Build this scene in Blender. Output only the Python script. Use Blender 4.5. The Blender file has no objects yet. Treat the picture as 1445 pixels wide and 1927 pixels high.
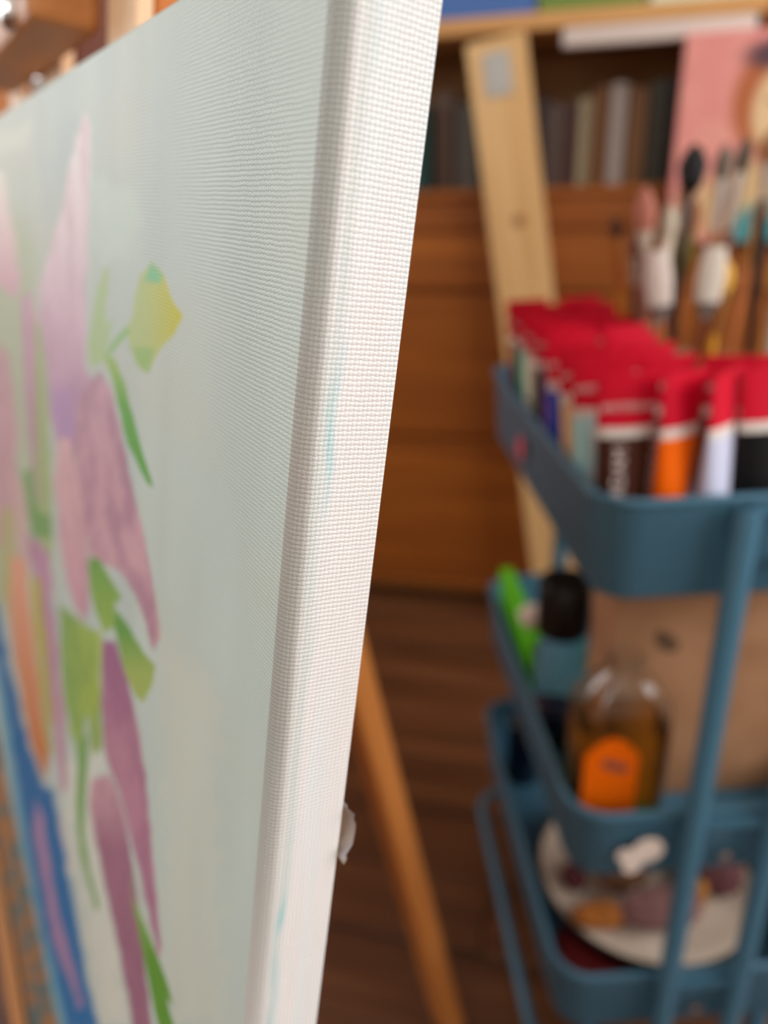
import bpy, bmesh, math, random
import numpy as np
from mathutils import Vector, Matrix
random.seed(4)
SC = bpy.context.scene
COL = SC.collection

# ------------------------------------------------------------------ camera
F, CX, CY, CAMZ = 1448.0, 722.5, 963.5, 1.013
def _n(v): return v / np.linalg.norm(v)
def _rc(x, y): return np.array([(x - CX) / F, (CY - y) / F, -1.0])
_h = _n(_rc(-221, 359))
_k = (_h[0] * (850 - CX) - _h[2] * F) / _h[1]
_up = -_n(np.array([850 - CX, -_k, -F]))
_f = _n(np.array([0, 0, -1.0]) + _up * _up[2])
RM = np.array([np.cross(_f, _up), _f, _up])          # camera axes -> world axes
O = np.array([0, 0, CAMZ])
def plane(px, p0, nn):
    v = RM @ _rc(*px)
    return O + v * (((np.asarray(p0) - O) @ nn) / (v @ nn))
def proj(P):
    c = RM.T @ (np.asarray(P) - O)
    return CX + F * c[0] / -c[2], CY - F * c[1] / -c[2]

cam = bpy.data.cameras.new('camera')
camo = bpy.data.objects.new('camera', cam)
COL.objects.link(camo)
M4 = Matrix.Identity(4)
for i in range(3):
    for j in range(3):
        M4[i][j] = RM[i][j]
M4.translation = Vector(O)
camo.matrix_world = M4
cam.sensor_fit = 'VERTICAL'
cam.sensor_height = 34.6
cam.sensor_width = 34.6 * 1445 / 1927
cam.lens = 34.6 * F / 1927
cam.clip_start = 0.01
cam.dof.use_dof = True
cam.dof.focus_distance = 0.158
cam.dof.aperture_fstop = cam.lens / 4.2               # a 4.2 mm pupil
SC.camera = camo

# ------------------------------------------------------------------ world, light, exposure
wd = bpy.data.worlds.new('sky'); SC.world = wd; wd.use_nodes = True
wd.node_tree.nodes['Background'].inputs[0].default_value = (0.75, 0.87, 1.0, 1)
wd.node_tree.nodes['Background'].inputs[1].default_value = 1.0
SC.view_settings.view_transform = 'Standard'
SC.view_settings.look = 'None'
SC.view_settings.gamma = 1.0
SC.view_settings.use_curve_mapping = False
SC.view_settings.exposure = 0.0

ANG = math.radians(15)
K = plane((815, 1097), (0, 0, .05), np.array([0, 0, 1.0])); K[2] = 0
MC = Matrix.Translation(Vector(K)) @ Matrix.Rotation(-ANG, 4, 'Z')     # cabinet and room frame
def room_light(name, loc, rot, sx, sy, power, col):
    l = bpy.data.lights.new(name, 'AREA'); l.shape = 'RECTANGLE'; l.size = sx; l.size_y = sy
    l.energy = power; l.color = col
    o = bpy.data.objects.new(name, l); COL.objects.link(o)
    o.matrix_world = MC @ Matrix.Translation(Vector(loc)) @ rot
    return o
room_light('daylight_right_window', (2.26, -1.35, 1.65), Matrix.Rotation(math.radians(90), 4, 'Y'), 1.1, 1.9, 57, (1.0, .98, .965))
room_light('daylight_rear_window', (-.2, -3.26, 1.65), Matrix.Rotation(math.radians(90), 4, 'X'), 1.1, 1.1, 15, (1.0, .99, .97))
room_light('daylight_left_window', (-2.06, -.6, 1.65), Matrix.Rotation(math.radians(-90), 4, 'Y'), 1.0, 1.1, 21, (.93, .98, 1.0))

# ------------------------------------------------------------------ helpers
def L(r, g, b):
    f = lambda c: (c / 255 / 12.92) if c / 255 <= .04045 else ((c / 255 + .055) / 1.055) ** 2.4
    return (f(r), f(g), f(b), 1)
MATS = {}
def mat(name, col, rough=.5, metal=0, trans=0, ior=1.45, spec=.5, alpha=1):
    if name in MATS: return MATS[name]
    m = bpy.data.materials.new(name); m.use_nodes = True
    p = m.node_tree.nodes['Principled BSDF']
    p.inputs['Base Color'].default_value = col
    p.inputs['Roughness'].default_value = rough
    p.inputs['Metallic'].default_value = metal
    p.inputs['Transmission Weight'].default_value = trans
    p.inputs['IOR'].default_value = ior
    p.inputs['Specular IOR Level'].default_value = spec
    p.inputs['Alpha'].default_value = alpha
    m.diffuse_color = col
    MATS[name] = m
    return m
def noisy(name, c1, c2, scale=(8, 8, 8), rough=.5, bump=.1, detail=4, lo=.35, hi=.65, spec=.5):
    if name in MATS: return MATS[name]
    m = mat(name, c1, rough, spec=spec); nt = m.node_tree; N = nt.nodes; p = N['Principled BSDF']
    tc = N.new('ShaderNodeTexCoord'); mp = N.new('ShaderNodeMapping'); mp.inputs['Scale'].default_value = scale
    oi = N.new('ShaderNodeObjectInfo'); ad = N.new('ShaderNodeVectorMath'); ad.operation = 'ADD'
    ml = N.new('ShaderNodeMath'); ml.operation = 'MULTIPLY'; ml.inputs[1].default_value = 37.0
    nt.links.new(oi.outputs['Random'], ml.inputs[0])
    ns = N.new('ShaderNodeTexNoise'); ns.inputs['Scale'].default_value = 1; ns.inputs['Detail'].default_value = detail
    cr = N.new('ShaderNodeValToRGB')
    cr.color_ramp.elements[0].position = lo; cr.color_ramp.elements[0].color = c1
    cr.color_ramp.elements[1].position = hi; cr.color_ramp.elements[1].color = c2
    nt.links.new(tc.outputs['Object'], mp.inputs['Vector'])
    nt.links.new(mp.outputs[0], ad.inputs[0]); nt.links.new(ml.outputs[0], ad.inputs[1])
    nt.links.new(ad.outputs[0], ns.inputs['Vector'])
    nt.links.new(ns.outputs['Fac'], cr.inputs[0]); nt.links.new(cr.outputs[0], p.inputs['Base Color'])
    if bump:
        b = N.new('ShaderNodeBump'); b.inputs['Strength'].default_value = bump; b.inputs['Distance'].default_value = .002
        nt.links.new(ns.outputs['Fac'], b.inputs['Height']); nt.links.new(b.outputs[0], p.inputs['Normal'])
    return m

class MB:
    """collects simple solids and links them as one mesh object"""
    def __init__(s): s.bm = bmesh.new()
    def box(s, x0, x1, y0, y1, z0, z1, bev=0, seg=2):
        t = bmesh.new(); bmesh.ops.create_cube(t, size=1)
        for v in t.verts:
            v.co = Vector((x0 + (v.co.x + .5) * (x1 - x0), y0 + (v.co.y + .5) * (y1 - y0), z0 + (v.co.z + .5) * (z1 - z0)))
        if bev: bmesh.ops.bevel(t, geom=list(t.edges), offset=bev, segments=seg, affect='EDGES', profile=.5)
        s.merge(t); return s
    def merge(s, t, mtx=None):
        me = bpy.data.meshes.new('t'); t.to_mesh(me); t.free()
        if mtx is not None: me.transform(mtx)
        s.bm.from_mesh(me); bpy.data.meshes.remove(me)
    def loft(s, rings, cap0=True, cap1=True, closed=True):
        R = [[s.bm.verts.new(p) for p in r] for r in rings]
        n = len(R[0])
        for a, b in zip(R, R[1:]):
            for i in range(n if closed else n - 1):
                j = (i + 1) % n
                s.bm.faces.new((a[i], a[j], b[j], b[i]))
        if cap0: s.bm.faces.new(list(reversed(R[0])))
        if cap1: s.bm.faces.new(R[-1])
        return s
    def lathe(s, prof, seg=24, c=(0, 0)):
        rings = [[(c[0] + r * math.cos(2 * math.pi * i / seg), c[1] + r * math.sin(2 * math.pi * i / seg), z) for i in range(seg)] for r, z in prof]
        return s.loft(rings)
    def tube(s, pts, rad, seg=10, closed=False, rad2=None):
        pts = [Vector(p) for p in pts]; n = len(pts); rings = []
        rads = rad if isinstance(rad, (list, tuple)) else [rad] * n
        ref = Vector((0, 0, 1))
        for i, p in enumerate(pts):
            a = pts[(i - 1) % n] if (closed or i) else p
            b = pts[(i + 1) % n] if (closed or i < n - 1) else p
            t = (b - a).normalized()
            r0 = ref if abs(t.dot(ref)) < .95 else Vector((0, 1, 0))
            u = t.cross(r0).normalized(); w = u.cross(t)
            r2 = rad2 if rad2 else rads[i]
            rings.append([p + u * rads[i] * math.cos(q) + w * r2 * math.sin(q) for q in [2 * math.pi * k / seg for k in range(seg)]])
        if closed:
            rings.append(rings[0])
            return s.loft(rings, False, False)
        return s.loft(rings)
    def build(s, name, m, parent=None, smooth=False, mtx=None):
        bmesh.ops.remove_doubles(s.bm, verts=s.bm.verts, dist=1e-6)
        bmesh.ops.recalc_face_normals(s.bm, faces=s.bm.faces)
        me = bpy.data.meshes.new(name); s.bm.to_mesh(me); s.bm.free()
        me.materials.append(m)
        if smooth:
            for p in me.polygons: p.use_smooth = True
            try: me.set_sharp_from_angle(angle=math.radians(40))
            except Exception: pass
        return link(name, me, parent, mtx)
def link(name, me, parent=None, mtx=None):
    o = bpy.data.objects.new(name, me); COL.objects.link(o)
    if parent: o.parent = parent
    if mtx is not None: o.matrix_basis = mtx
    return o
def recolor(o, m):
    o.material_slots[0].link = 'OBJECT'; o.material_slots[0].material = m
def tag(o, label=None, cat=None, group=None, kind=None):
    if label: o['label'] = label
    if cat: o['category'] = cat
    if group: o['group'] = group
    if kind: o['kind'] = kind
    return o
def thing(name, label, cat, mtx, group=None):
    o = bpy.data.objects.new(name, None); COL.objects.link(o); o.empty_display_size = .02
    o.matrix_world = mtx
    return tag(o, label, cat, group)
T = lambda x, y, z: Matrix.Translation(Vector((x, y, z)))
def RZ(d): return Matrix.Rotation(math.radians(d), 4, 'Z')
def RX(d): return Matrix.Rotation(math.radians(d), 4, 'X')
def RY(d): return Matrix.Rotation(math.radians(d), 4, 'Y')

# ------------------------------------------------------------------ materials
def wood(name, a, b, axis=0, fine=70, longs=3, rough=.5, bump=.12, lo=.3, hi=.7):
    s = [fine] * 3; s[axis] = longs
    return noisy(name, a, b, tuple(s), rough, bump, 5, lo, hi)
m_floor = wood('dark_floor_wood', L(72, 40, 21), L(112, 69, 40), 0, 26, 2.2, .42)
m_cab_x = wood('honey_cabinet_wood', L(134, 68, 12), L(166, 92, 24), 0, 34, 1.6, .55)
m_cab_z = wood('honey_cabinet_upright_wood', L(134, 68, 12), L(166, 92, 24), 2, 34, 1.6, .55)
m_cab_in = wood('cabinet_interior_wood', L(196, 138, 82), L(214, 158, 100), 0, 30, 2, .6)
m_pine_z = wood('pale_pine_upright', L(206, 158, 100), L(226, 184, 128), 2, 40, 2, .55)
m_pine_x = wood('pale_pine_board', L(196, 140, 80), L(214, 160, 98), 0, 40, 2, .5)
m_easel_z = wood('beech_easel_upright', L(196, 142, 98), L(220, 170, 124), 2, 60, 3, .5)
m_easel_x = wood('beech_easel_bar', L(190, 120, 62), L(212, 142, 84), 0, 60, 3, .5)
m_leg = wood('honey_easel_leg', L(196, 122, 58), L(216, 140, 72), 2, 60, 3, .5)
m_stretch = wood('stretcher_pine', L(205, 170, 120), L(225, 190, 145), 2, 60, 3, .6)
m_wall = noisy('painted_plaster', L(214, 206, 194), L(222, 214, 203), (4, 4, 4), .9, .05)
m_ceil = noisy('ceiling_plaster', L(226, 222, 216), L(232, 228, 222), (4, 4, 4), .9, .05)
m_white = mat('white_paint', L(232, 228, 222), .5)
m_blue = mat('petrol_blue_powder_coat', L(70, 114, 137), .4)
m_steel = mat('steel', (.93, .93, .94, 1), .13, 1)
m_dullsteel = mat('dull_steel_plate', (.42, .40, .37, 1), .45, 1)
m_brass = mat('brass', (.85, .55, .2, 1), .25, 1)
m_black = mat('black_plastic', L(16, 15, 15), .35)
m_rubber = mat('grey_rubber', L(60, 60, 62), .7)
m_red = mat('crimson_label', L(206, 6, 42), .5, spec=.25)
m_stripe = mat('white_label_stripe', L(226, 216, 208), .45)
m_ink = mat('pale_print', L(226, 206, 202), .5)
m_glass = mat('clear_glass', (.97, .97, .95, 1), .03, trans=1, ior=1.12)
m_glass.node_tree.nodes['Principled BSDF'].inputs['Coat Weight'].default_value = 1
m_oil = mat('amber_oil', L(240, 190, 60), .04, trans=1, ior=1.12)

# ------------------------------------------------------------------ room (frame MC)
def struct(o): return tag(o, kind='structure')
fl = struct(MB().box(-2.2, 2.3, -3.3, .55, -.08, -.012).build('floor', m_floor, mtx=MC))
k = 0
for r in range(22):
    m0 = -2.2 + r * .125
    off = random.uniform(0, 1.2)
    for q in range(-2, 3):
        c0 = max(-2.0, q * 1.2 - off - .2); c1 = min(1.9, q * 1.2 - off + 1.0)
        if c1 - c0 < .2: continue
        MB().box(c0 + .0012, c1 - .0012, m0 + .0012, m0 + .1238, -.012, random.uniform(-.0008, 0), .0015, 1).build('plank', m_floor, fl)
def wallbox(name, bx, m=m_wall):
    b = MB()
    for q in bx: b.box(*q)
    return struct(b.build(name, m, mtx=MC))
wallbox('wall_back', [(-2.2, 2.3, .5, .6, 0, 2.5)])
wallbox('wall_right', [(2.2, 2.3, -3.3, -2.3, 0, 2.5), (2.2, 2.3, -.4, .5, 0, 2.5), (2.2, 2.3, -2.3, -.4, 0, 1.1), (2.2, 2.3, -2.3, -.4, 2.2, 2.5)])
wallbox('wall_rear', [(-2.2, -.75, -3.3, -3.2, 0, 2.5), (.35, 2.2, -3.3, -3.2, 0, 2.5), (-.75, .35, -3.3, -3.2, 0, 1.1), (-.75, .35, -3.3, -3.2, 2.2, 2.5)])
wallbox('wall_left', [(-2.1, -2.0, -3.2, -1.15, 0, 2.5), (-2.1, -2.0, -.05, .5, 0, 2.5), (-2.1, -2.0, -1.15, -.05, 0, 1.15), (-2.1, -2.0, -1.15, -.05, 2.15, 2.5)])
wallbox('ceiling', [(-2.2, 2.3, -3.3, .6, 2.5, 2.58)], m_ceil)
wallbox('baseboard_back', [(-2.0, 2.2, .485, .5, 0, .08)], m_white)
def window(name, x0, x1, z0, z1, mtx, nx):
    b = MB()
    for q in ((x0, x0 + .05, z0, z1), (x1 - .05, x1, z0, z1), (x0, x1, z0, z0 + .05), (x0, x1, z1 - .05, z1)):
        b.box(q[0], q[1], -.05, .0, q[2], q[3])
    fo = struct(b.build(name, m_white, mtx=mtx))
    for i in range(1, nx):
        xx = x0 + (x1 - x0) * i / nx
        MB().box(xx - .02, xx + .02, -.04, -.01, z0 + .05, z1 - .05).build('mullion', m_white, fo)
    return fo
window('window_1', -.75, .35, 1.1, 2.2, MC @ T(0, -3.2, 0), 2)
window('window_3', -2.3, -.4, 1.1, 2.2, MC @ T(2.2, 0, 0) @ RZ(90), 3)
window('window_2', .05, 1.15, 1.15, 2.15, MC @ T(-2.0, 0, 0) @ RZ(-90), 2)

# ------------------------------------------------------------------ painting (canvas frame: x = -w, y = depth behind the face, z = up the face)
hw = RM @ _h
_u = -_n(np.array([184 - CX, -(5325 - CY), -F])); _u = _n(_u - _h * (_u @ _h)); uw = RM @ _u
Dw = np.cross(hw, uw)
E0 = O + (RM @ _rc(640, 0)) * .125
lo, hi = -.3, .8
for _ in range(60):
    md = (lo + hi) / 2
    if proj(E0 - uw * md)[1] < -207: lo = md
    else: hi = md
HC, WC, TC = .6, .8, .0197
C0 = E0 - uw * lo - uw * HC
def Cf(w, v, d): return C0 + hw * w + uw * v + Dw * d
MCV = Matrix.Identity(4)
for i in range(3):
    MCV[i][0], MCV[i][1], MCV[i][2] = -hw[i], Dw[i], uw[i]
MCV.translation = Vector(C0)

def vnoise(x, y, seed):
    g = np.random.default_rng(seed).random((257, 257))
    xi = np.floor(x).astype(int); yi = np.floor(y).astype(int); fx = x - xi; fy = y - yi
    fx = fx * fx * (3 - 2 * fx); fy = fy * fy * (3 - 2 * fy)
    a = g[yi % 256, xi % 256]; b = g[yi % 256, xi % 256 + 1]; c = g[yi % 256 + 1, xi % 256]; d = g[yi % 256 + 1, xi % 256 + 1]
    return (a * (1 - fx) + b * fx) * (1 - fy) + (c * (1 - fx) + d * fx) * fy

painting = thing('flower_painting', 'close canvas of purple flower spikes with green leaves, its white edge facing us', 'painting', MCV)
RR = .0042
# columns: (w, d, unrolled s); the side, the rounded fold, the face, the far side
cols = []
for i in range(26): cols.append((0, TC - (TC - RR) * i / 26))
for i in range(11):
    a = math.pi / 2 * i / 10; cols.append((RR - RR * math.cos(a), RR - RR * math.sin(a)))
w = RR; st = .0006
while w + st < WC - .001:
    w += st; st = min(st * 1.008, .0025); cols.append((w, 0))
cols.append((WC, 0)); cols.append((WC, TC))
cols = np.array(cols); ns = len(cols)
S = np.concatenate([[0], np.cumsum(np.hypot(*np.diff(cols, axis=0).T))])
NV = 751
V = np.concatenate([[0.0], np.linspace(0, HC, NV), [HC]])
DV = np.concatenate([[TC], np.zeros(NV), [TC]])       # turned over at top and bottom
nv = len(V)
Wg = np.repeat(cols[None, :, 0], nv, 0); Dg = np.maximum(np.repeat(cols[None, :, 1], nv, 0), DV[:, None]); Vg = np.repeat(V[:, None], ns, 1)
co = np.stack([-Wg, Dg, Vg], -1).reshape(-1, 3)
idx = np.arange(nv * ns).reshape(nv, ns)
faces = np.stack([idx[:-1, :-1], idx[1:, :-1], idx[1:, 1:], idx[:-1, 1:]], -1).reshape(-1, 4)
me = bpy.data.meshes.new('painted_cloth')
me.vertices.add(len(co)); me.vertices.foreach_set('co', co.ravel())
me.loops.add(faces.size); me.loops.foreach_set('vertex_index', faces.ravel().astype(np.int32))
me.polygons.add(len(faces)); me.polygons.foreach_set('loop_start', np.arange(0, faces.size, 4, dtype=np.int32))
me.update(calc_edges=True)
me.polygons.foreach_set('use_smooth', np.ones(len(faces), bool))
uv = me.uv_layers.new(name='thread')
UVa = np.stack([np.repeat(S[None, :], nv, 0), Vg], -1).reshape(-1, 2)
uv.data.foreach_set('uv', UVa[faces.ravel()].ravel().astype(np.float32))

# --- the picture itself, laid out on the face
Pw = C0 + Wg.reshape(-1, 1) * hw + Vg.reshape(-1, 1) * uw
pc = (Pw - O) @ RM
PX = CX + F * pc[:, 0] / -pc[:, 2]; PY = CY - F * pc[:, 1] / -pc[:, 2]
wv = Wg.ravel(); vv = Vg.ravel(); dv = Dg.ravel()
lin = lambda c: np.array(L(*c)[:3])
img = np.zeros((len(wv), 3))
n1 = vnoise(wv * 30 + 3, vv * 9 + 5, 1); n2 = vnoise(wv * 14, vv * 40, 2); n3 = vnoise(wv * 90, vv * 22, 3)
def mixc(base, col, a): return base * (1 - a[:, None]) + np.asarray(col) * a[:, None]
img[:] = lin((208, 220, 213))
img = mixc(img, lin((190, 206, 204)), np.clip((n1 - .35) * 1.6, 0, 1) * .8)
img = mixc(img, lin((214, 214, 200)), np.clip((n2 - .55) * 2, 0, 1) * .6)
img = mixc(img, lin((196, 200, 178)), np.clip((150 - PX) / 150, 0, 1) * np.clip((1100 - PY) / 900, 0, 1) * .6)
img *= (.97 + .06 * n3)[:, None]
def paint(poly, col, soft=8, col2=None, axis=None, mot=0, mcol=None, op=1.0, seed=9):
    global img
    P = np.array(poly, float)
    x0, y0 = P.min(0) - soft * 2; x1, y1 = P.max(0) + soft * 2
    s = np.where((PX > x0) & (PX < x1) & (PY > y0) & (PY < y1) & (dv < .001))[0]
    if not len(s): return
    x = PX[s]; y = PY[s]; wob = (vnoise(x / 14 + 50, y / 26 + 50, seed) - .5) * soft * .5
    ins = np.zeros(len(s), bool); dist = np.full(len(s), 1e9)
    for i in range(len(P)):
        ax, ay = P[i]; bx, by = P[(i + 1) % len(P)]
        cnd = (ay > y) != (by > y)
        with np.errstate(divide='ignore', invalid='ignore'):
            xx = (bx - ax) * (y - ay) / (by - ay + 1e-12) + ax
        ins ^= cnd & (x < xx)
        dx, dy = bx - ax, by - ay
        t = np.clip(((x - ax) * dx + (y - ay) * dy) / (dx * dx + dy * dy + 1e-9), 0, 1)
        dist = np.minimum(dist, np.hypot(x - ax - t * dx, y - ay - t * dy))
    sd = np.where(ins, dist, -dist) + wob
    a = np.clip(sd / soft + .5, 0, 1); a = a * a * (3 - 2 * a) * op
    PAL = 1.22
    c = np.repeat(lin(col)[None], len(s), 0) * PAL
    if col2 is not None:
        ax_ = axis or ((0, y0), (0, y1))
        d = np.array(ax_[1], float) - np.array(ax_[0], float)
        t = np.clip(((x - ax_[0][0]) * d[0] + (y - ax_[0][1]) * d[1]) / (d @ d), 0, 1)
        c = c * (1 - t[:, None]) + lin(col2) * PAL * t[:, None]
    if mot:
        q = vnoise(wv[s] * 260 + 11, vv[s] * 230 + 7, seed + 1) * .4 + vnoise(wv[s] * 70, vv[s] * 75, seed + 2) * .6
        c = mixc(c, lin(mcol or (140, 100, 130)) * PAL, np.clip((q - .40) * 3.2, 0, 1) * mot)
        c = c * (1.06 - .12 * vnoise(wv[s] * 34, vv[s] * 40, seed + 3) - .0)[:, None]
        soft = soft * 1.35
    img[s] = img[s] * (1 - a[:, None]) + c * a[:, None]
# soft ground tones
paint([(100, 230), (150, 215), (140, 330), (100, 420), (80, 400)], (172, 184, 182), 40, op=.6)
paint([(170, 330), (260, 360), (250, 480), (190, 500)], (194, 210, 200), 50, op=.7)
paint([(0, 255), (60, 230), (55, 275), (0, 290)], (222, 224, 206), 30, op=.35)
paint([(-40, 340), (60, 420), (80, 700), (60, 1100), (-40, 1150)], (176, 184, 150), 40, op=.7)
paint([(300, 1200), (400, 1300), (420, 1927), (330, 1927)], (206, 206, 190), 60, op=.5)
paint([(110, 1430), (190, 1420), (240, 1927), (190, 1927)], (216, 216, 204), 40, op=.8)
# back spikes and stems at the left
paint([(-60, 300), (2, 325), (22, 420), (38, 520), (30, 560), (10, 545), (-60, 500)], (236, 220, 208), 12, (206, 160, 176), ((0, 320), (0, 560)))
paint([(-40, 640), (15, 660), (30, 760), (35, 960), (10, 1040), (-40, 1000)], (200, 160, 168), 18, mot=.3)
paint([(42, 560), (62, 545), (72, 700), (78, 850), (82, 960), (66, 940), (48, 760)], (206, 164, 184), 10, (176, 132, 160), mot=.25)
paint([(66, 600), (80, 590), (92, 760), (100, 980), (96, 1060), (70, 1040), (66, 820)], (158, 176, 116), 12, op=.85)
paint([(40, 890), (60, 880), (70, 960), (96, 970), (96, 1010), (60, 1010)], (118, 158, 96), 12)
paint([(20, 900), (42, 900), (56, 1020), (60, 1090), (30, 1060)], (206, 168, 170), 12, op=.8)
paint([(50, 1000), (92, 1040), (104, 1180), (120, 1320), (126, 1480), (116, 1500), (96, 1330), (76, 1170)], (186, 140, 168), 12, (196, 152, 168), mot=.25)
paint([(0, 960), (26, 950), (32, 1060), (24, 1180), (0, 1120)], (180, 176, 120), 14, op=.8)
# purple spikes
paint([(160, 212), (170, 240), (167, 420), (161, 560), (160, 690), (178, 720), (172, 800), (160, 860), (108, 840), (94, 780), (86, 680), (72, 600), (76, 540), (100, 450), (118, 390), (134, 300)],
      (238, 220, 222), 9, (188, 150, 178), ((0, 330), (0, 760)), .32, (176, 134, 156), seed=21)
paint([(96, 740), (128, 730), (148, 790), (140, 830), (108, 830)], (168, 138, 190), 50, op=.65)
paint([(188, 700), (205, 725), (225, 800), (243, 890), (268, 990), (284, 1080), (300, 1170), (300, 1200), (288, 1220), (272, 1170), (252, 1115), (225, 1075), (170, 1048), (148, 960), (136, 860), (150, 740)],
      (196, 156, 172), 9, (200, 156, 162), None, .55, (150, 106, 136), seed=31)
paint([(108, 822), (132, 830), (150, 930), (166, 1040), (166, 1150), (156, 1178), (128, 1100), (112, 1000), (102, 900)], (222, 182, 184), 12, (200, 150, 166), mot=.2, seed=41)
paint([(192, 1205), (220, 1208), (242, 1290), (264, 1390), (276, 1480), (288, 1620), (304, 1780), (298, 1800), (284, 1740), (262, 1640), (226, 1490), (200, 1430), (190, 1320)],
      (156, 102, 140), 8, (180, 128, 148), ((0, 1205), (0, 1400)), .5, (148, 96, 128), seed=51)
paint([(172, 1470), (205, 1455), (226, 1500), (246, 1600), (260, 1700), (270, 1800), (288, 1940), (252, 1940), (226, 1800), (204, 1690), (184, 1600), (170, 1520)],
      (206, 162, 172), 8, (160, 110, 132), ((0, 1460), (0, 1600)), .5, (142, 94, 118), seed=61)
# leaves
paint([(285, 492), (308, 516), (324, 562), (344, 594), (330, 626), (304, 652), (279, 702), (256, 686), (238, 624), (250, 590), (253, 556), (264, 520)],
      (176, 192, 132), 6, (190, 186, 52), ((265, 600), (335, 596)), seed=71)
paint([(283, 494), (304, 516), (300, 532), (270, 530)], (120, 188, 140), 12)
paint([(245, 650), (290, 660), (278, 700), (256, 684)], (150, 184, 112), 14)
paint([(200, 664), (212, 642), (238, 612), (246, 624), (224, 648), (208, 668)], (140, 186, 116), 6)
paint([(196, 502), (206, 508), (198, 610), (214, 600), (206, 640), (192, 682), (168, 690), (166, 640), (178, 570)], (170, 194, 146), 8)
paint([(194, 664), (216, 678), (236, 722), (246, 768), (262, 830), (290, 918), (276, 908), (240, 836), (224, 770), (212, 716)], (150, 184, 96), 5, (96, 162, 70), ((245, 700), (220, 760)))
paint([(166, 1050), (186, 1050), (206, 1086), (229, 1126), (218, 1134), (214, 1180), (196, 1190), (180, 1150), (168, 1100)], (112, 160, 78), 5, (150, 178, 84), ((200, 1060), (190, 1190)))
paint([(218, 1146), (244, 1180), (268, 1226), (292, 1252), (286, 1290), (270, 1322), (256, 1312), (236, 1268), (224, 1222), (214, 1176)], (104, 156, 74), 5, (160, 178, 96), ((0, 1190), (0, 1270)))
paint([(112, 1140), (150, 1168), (190, 1192), (190, 1330), (192, 1408), (176, 1420), (164, 1352), (150, 1440), (130, 1370), (116, 1260)], (136, 170, 92), 12, (168, 186, 84), ((110, 0), (190, 0)), .4, (104, 148, 90), seed=81)
paint([(146, 1400), (166, 1380), (162, 1490), (156, 1560), (166, 1620), (186, 1705), (180, 1712), (150, 1612), (142, 1520)], (120, 164, 92), 8, seed=83)
paint([(243, 1636), (252, 1690), (284, 1770), (312, 1840), (328, 1896), (314, 1880), (330, 1940), (300, 1940), (280, 1850), (262, 1760), (248, 1690)], (160, 186, 116), 5, (96, 150, 52), ((0, 1640), (0, 1800)))
# orange stalk, blue bowl with pink stripes along the lower edge
paint([(-40, 1120), (-8, 1130), (16, 1250), (46, 1370), (80, 1480), (100, 1490), (122, 1600), (142, 1730), (166, 1850), (186, 1940), (120, 1940), (100, 1850), (66, 1700), (42, 1560), (18, 1400), (-4, 1250), (-40, 1140)],
      (40, 102, 158), 13, (28, 112, 170), seed=91)
paint([(-24, 1180), (0, 1260), (22, 1400), (46, 1560), (70, 1700), (106, 1850), (128, 1940), (108, 1940), (86, 1850), (52, 1700), (28, 1560), (6, 1400), (-14, 1260)], (104, 168, 192), 12, op=.85)
paint([(18, 1040), (48, 1056), (64, 1200), (78, 1320), (92, 1430), (84, 1474), (60, 1400), (34, 1280), (20, 1180)], (222, 160, 132), 10, (196, 116, 60), ((0, 1100), (0, 1460)))
paint([(56, 1080), (76, 1090), (88, 1220), (98, 1340), (96, 1430), (84, 1380), (70, 1230)], (186, 172, 82), 9, (170, 166, 96))
paint([(68, 1505), (82, 1540), (96, 1650), (116, 1740), (140, 1830), (158, 1890), (148, 1896), (124, 1830), (98, 1760), (80, 1660), (64, 1560)], (176, 138, 172), 10, (160, 128, 168))
paint([(104, 1500), (122, 1560), (140, 1640), (132, 1640), (112, 1570)], (216, 196, 192), 10, op=.6)
# the turned-over right edge: a grubby fold, a run of turquoise, then bare primed cloth
side = (wv < RR + .0004)
sn = vnoise(dv * 0 + 4.3, vv * 22, 101); sn2 = vnoise(dv * 900, vv * 90, 102); sn3 = vnoise(dv * 0 + 2, vv * 34, 103)
bare = lin((236, 231, 228)) * (.985 + .03 * sn2)[:, None]
bare = mixc(bare, lin((222, 236, 238)), np.clip((vnoise(dv * 300, vv * 14, 104) - .5) * 2, 0, 1) * .45)
img[side] = bare[side]
gr = np.clip(1 - (dv - .0022) / .0022, 0, 1) * side * np.clip(.45 + (vv - .36) / .16, .35, 1)
grime = lin((168, 158, 148)) * (1 - sn[:, None]) + lin((158, 166, 158)) * sn[:, None]
img = img * (1 - .8 * gr[:, None]) + grime * .8 * gr[:, None]
cen = .0064 + (vnoise(dv * 0 + 2, vv * 60, 103) - .5) * .0022
amp = .18 + .75 * np.exp(-((vv - .513) / .022) ** 2) + .95 * np.clip((.425 - vv) / .03, 0, 1)
cy = np.exp(-((dv - cen) / .00105) ** 2) * side * amp * np.clip((vnoise(dv * 500 + 7, vv * 110, 105) - .12) * 1.7, .15, 1) * (.6 + .5 * sn2)
cy = np.clip(cy, 0, 1)
img = mixc(img, lin((150, 208, 214)), cy)
cen2 = .0052 + (sn - .5) * .002
cy2 = np.clip(np.exp(-((dv - cen2) / .0013) ** 2) * side * .5, 0, 1)
img = mixc(img, lin((196, 206, 198)), cy2)
rest = (dv >= .001) & ~side
img[rest] = lin((228, 226, 220))
ca = me.color_attributes.new('Paint', 'FLOAT_COLOR', 'POINT')
ca.data.foreach_set('color', np.concatenate([np.clip(img * 1.0, 0, .93), np.ones((len(img), 1))], 1).ravel().astype(np.float32))

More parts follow.
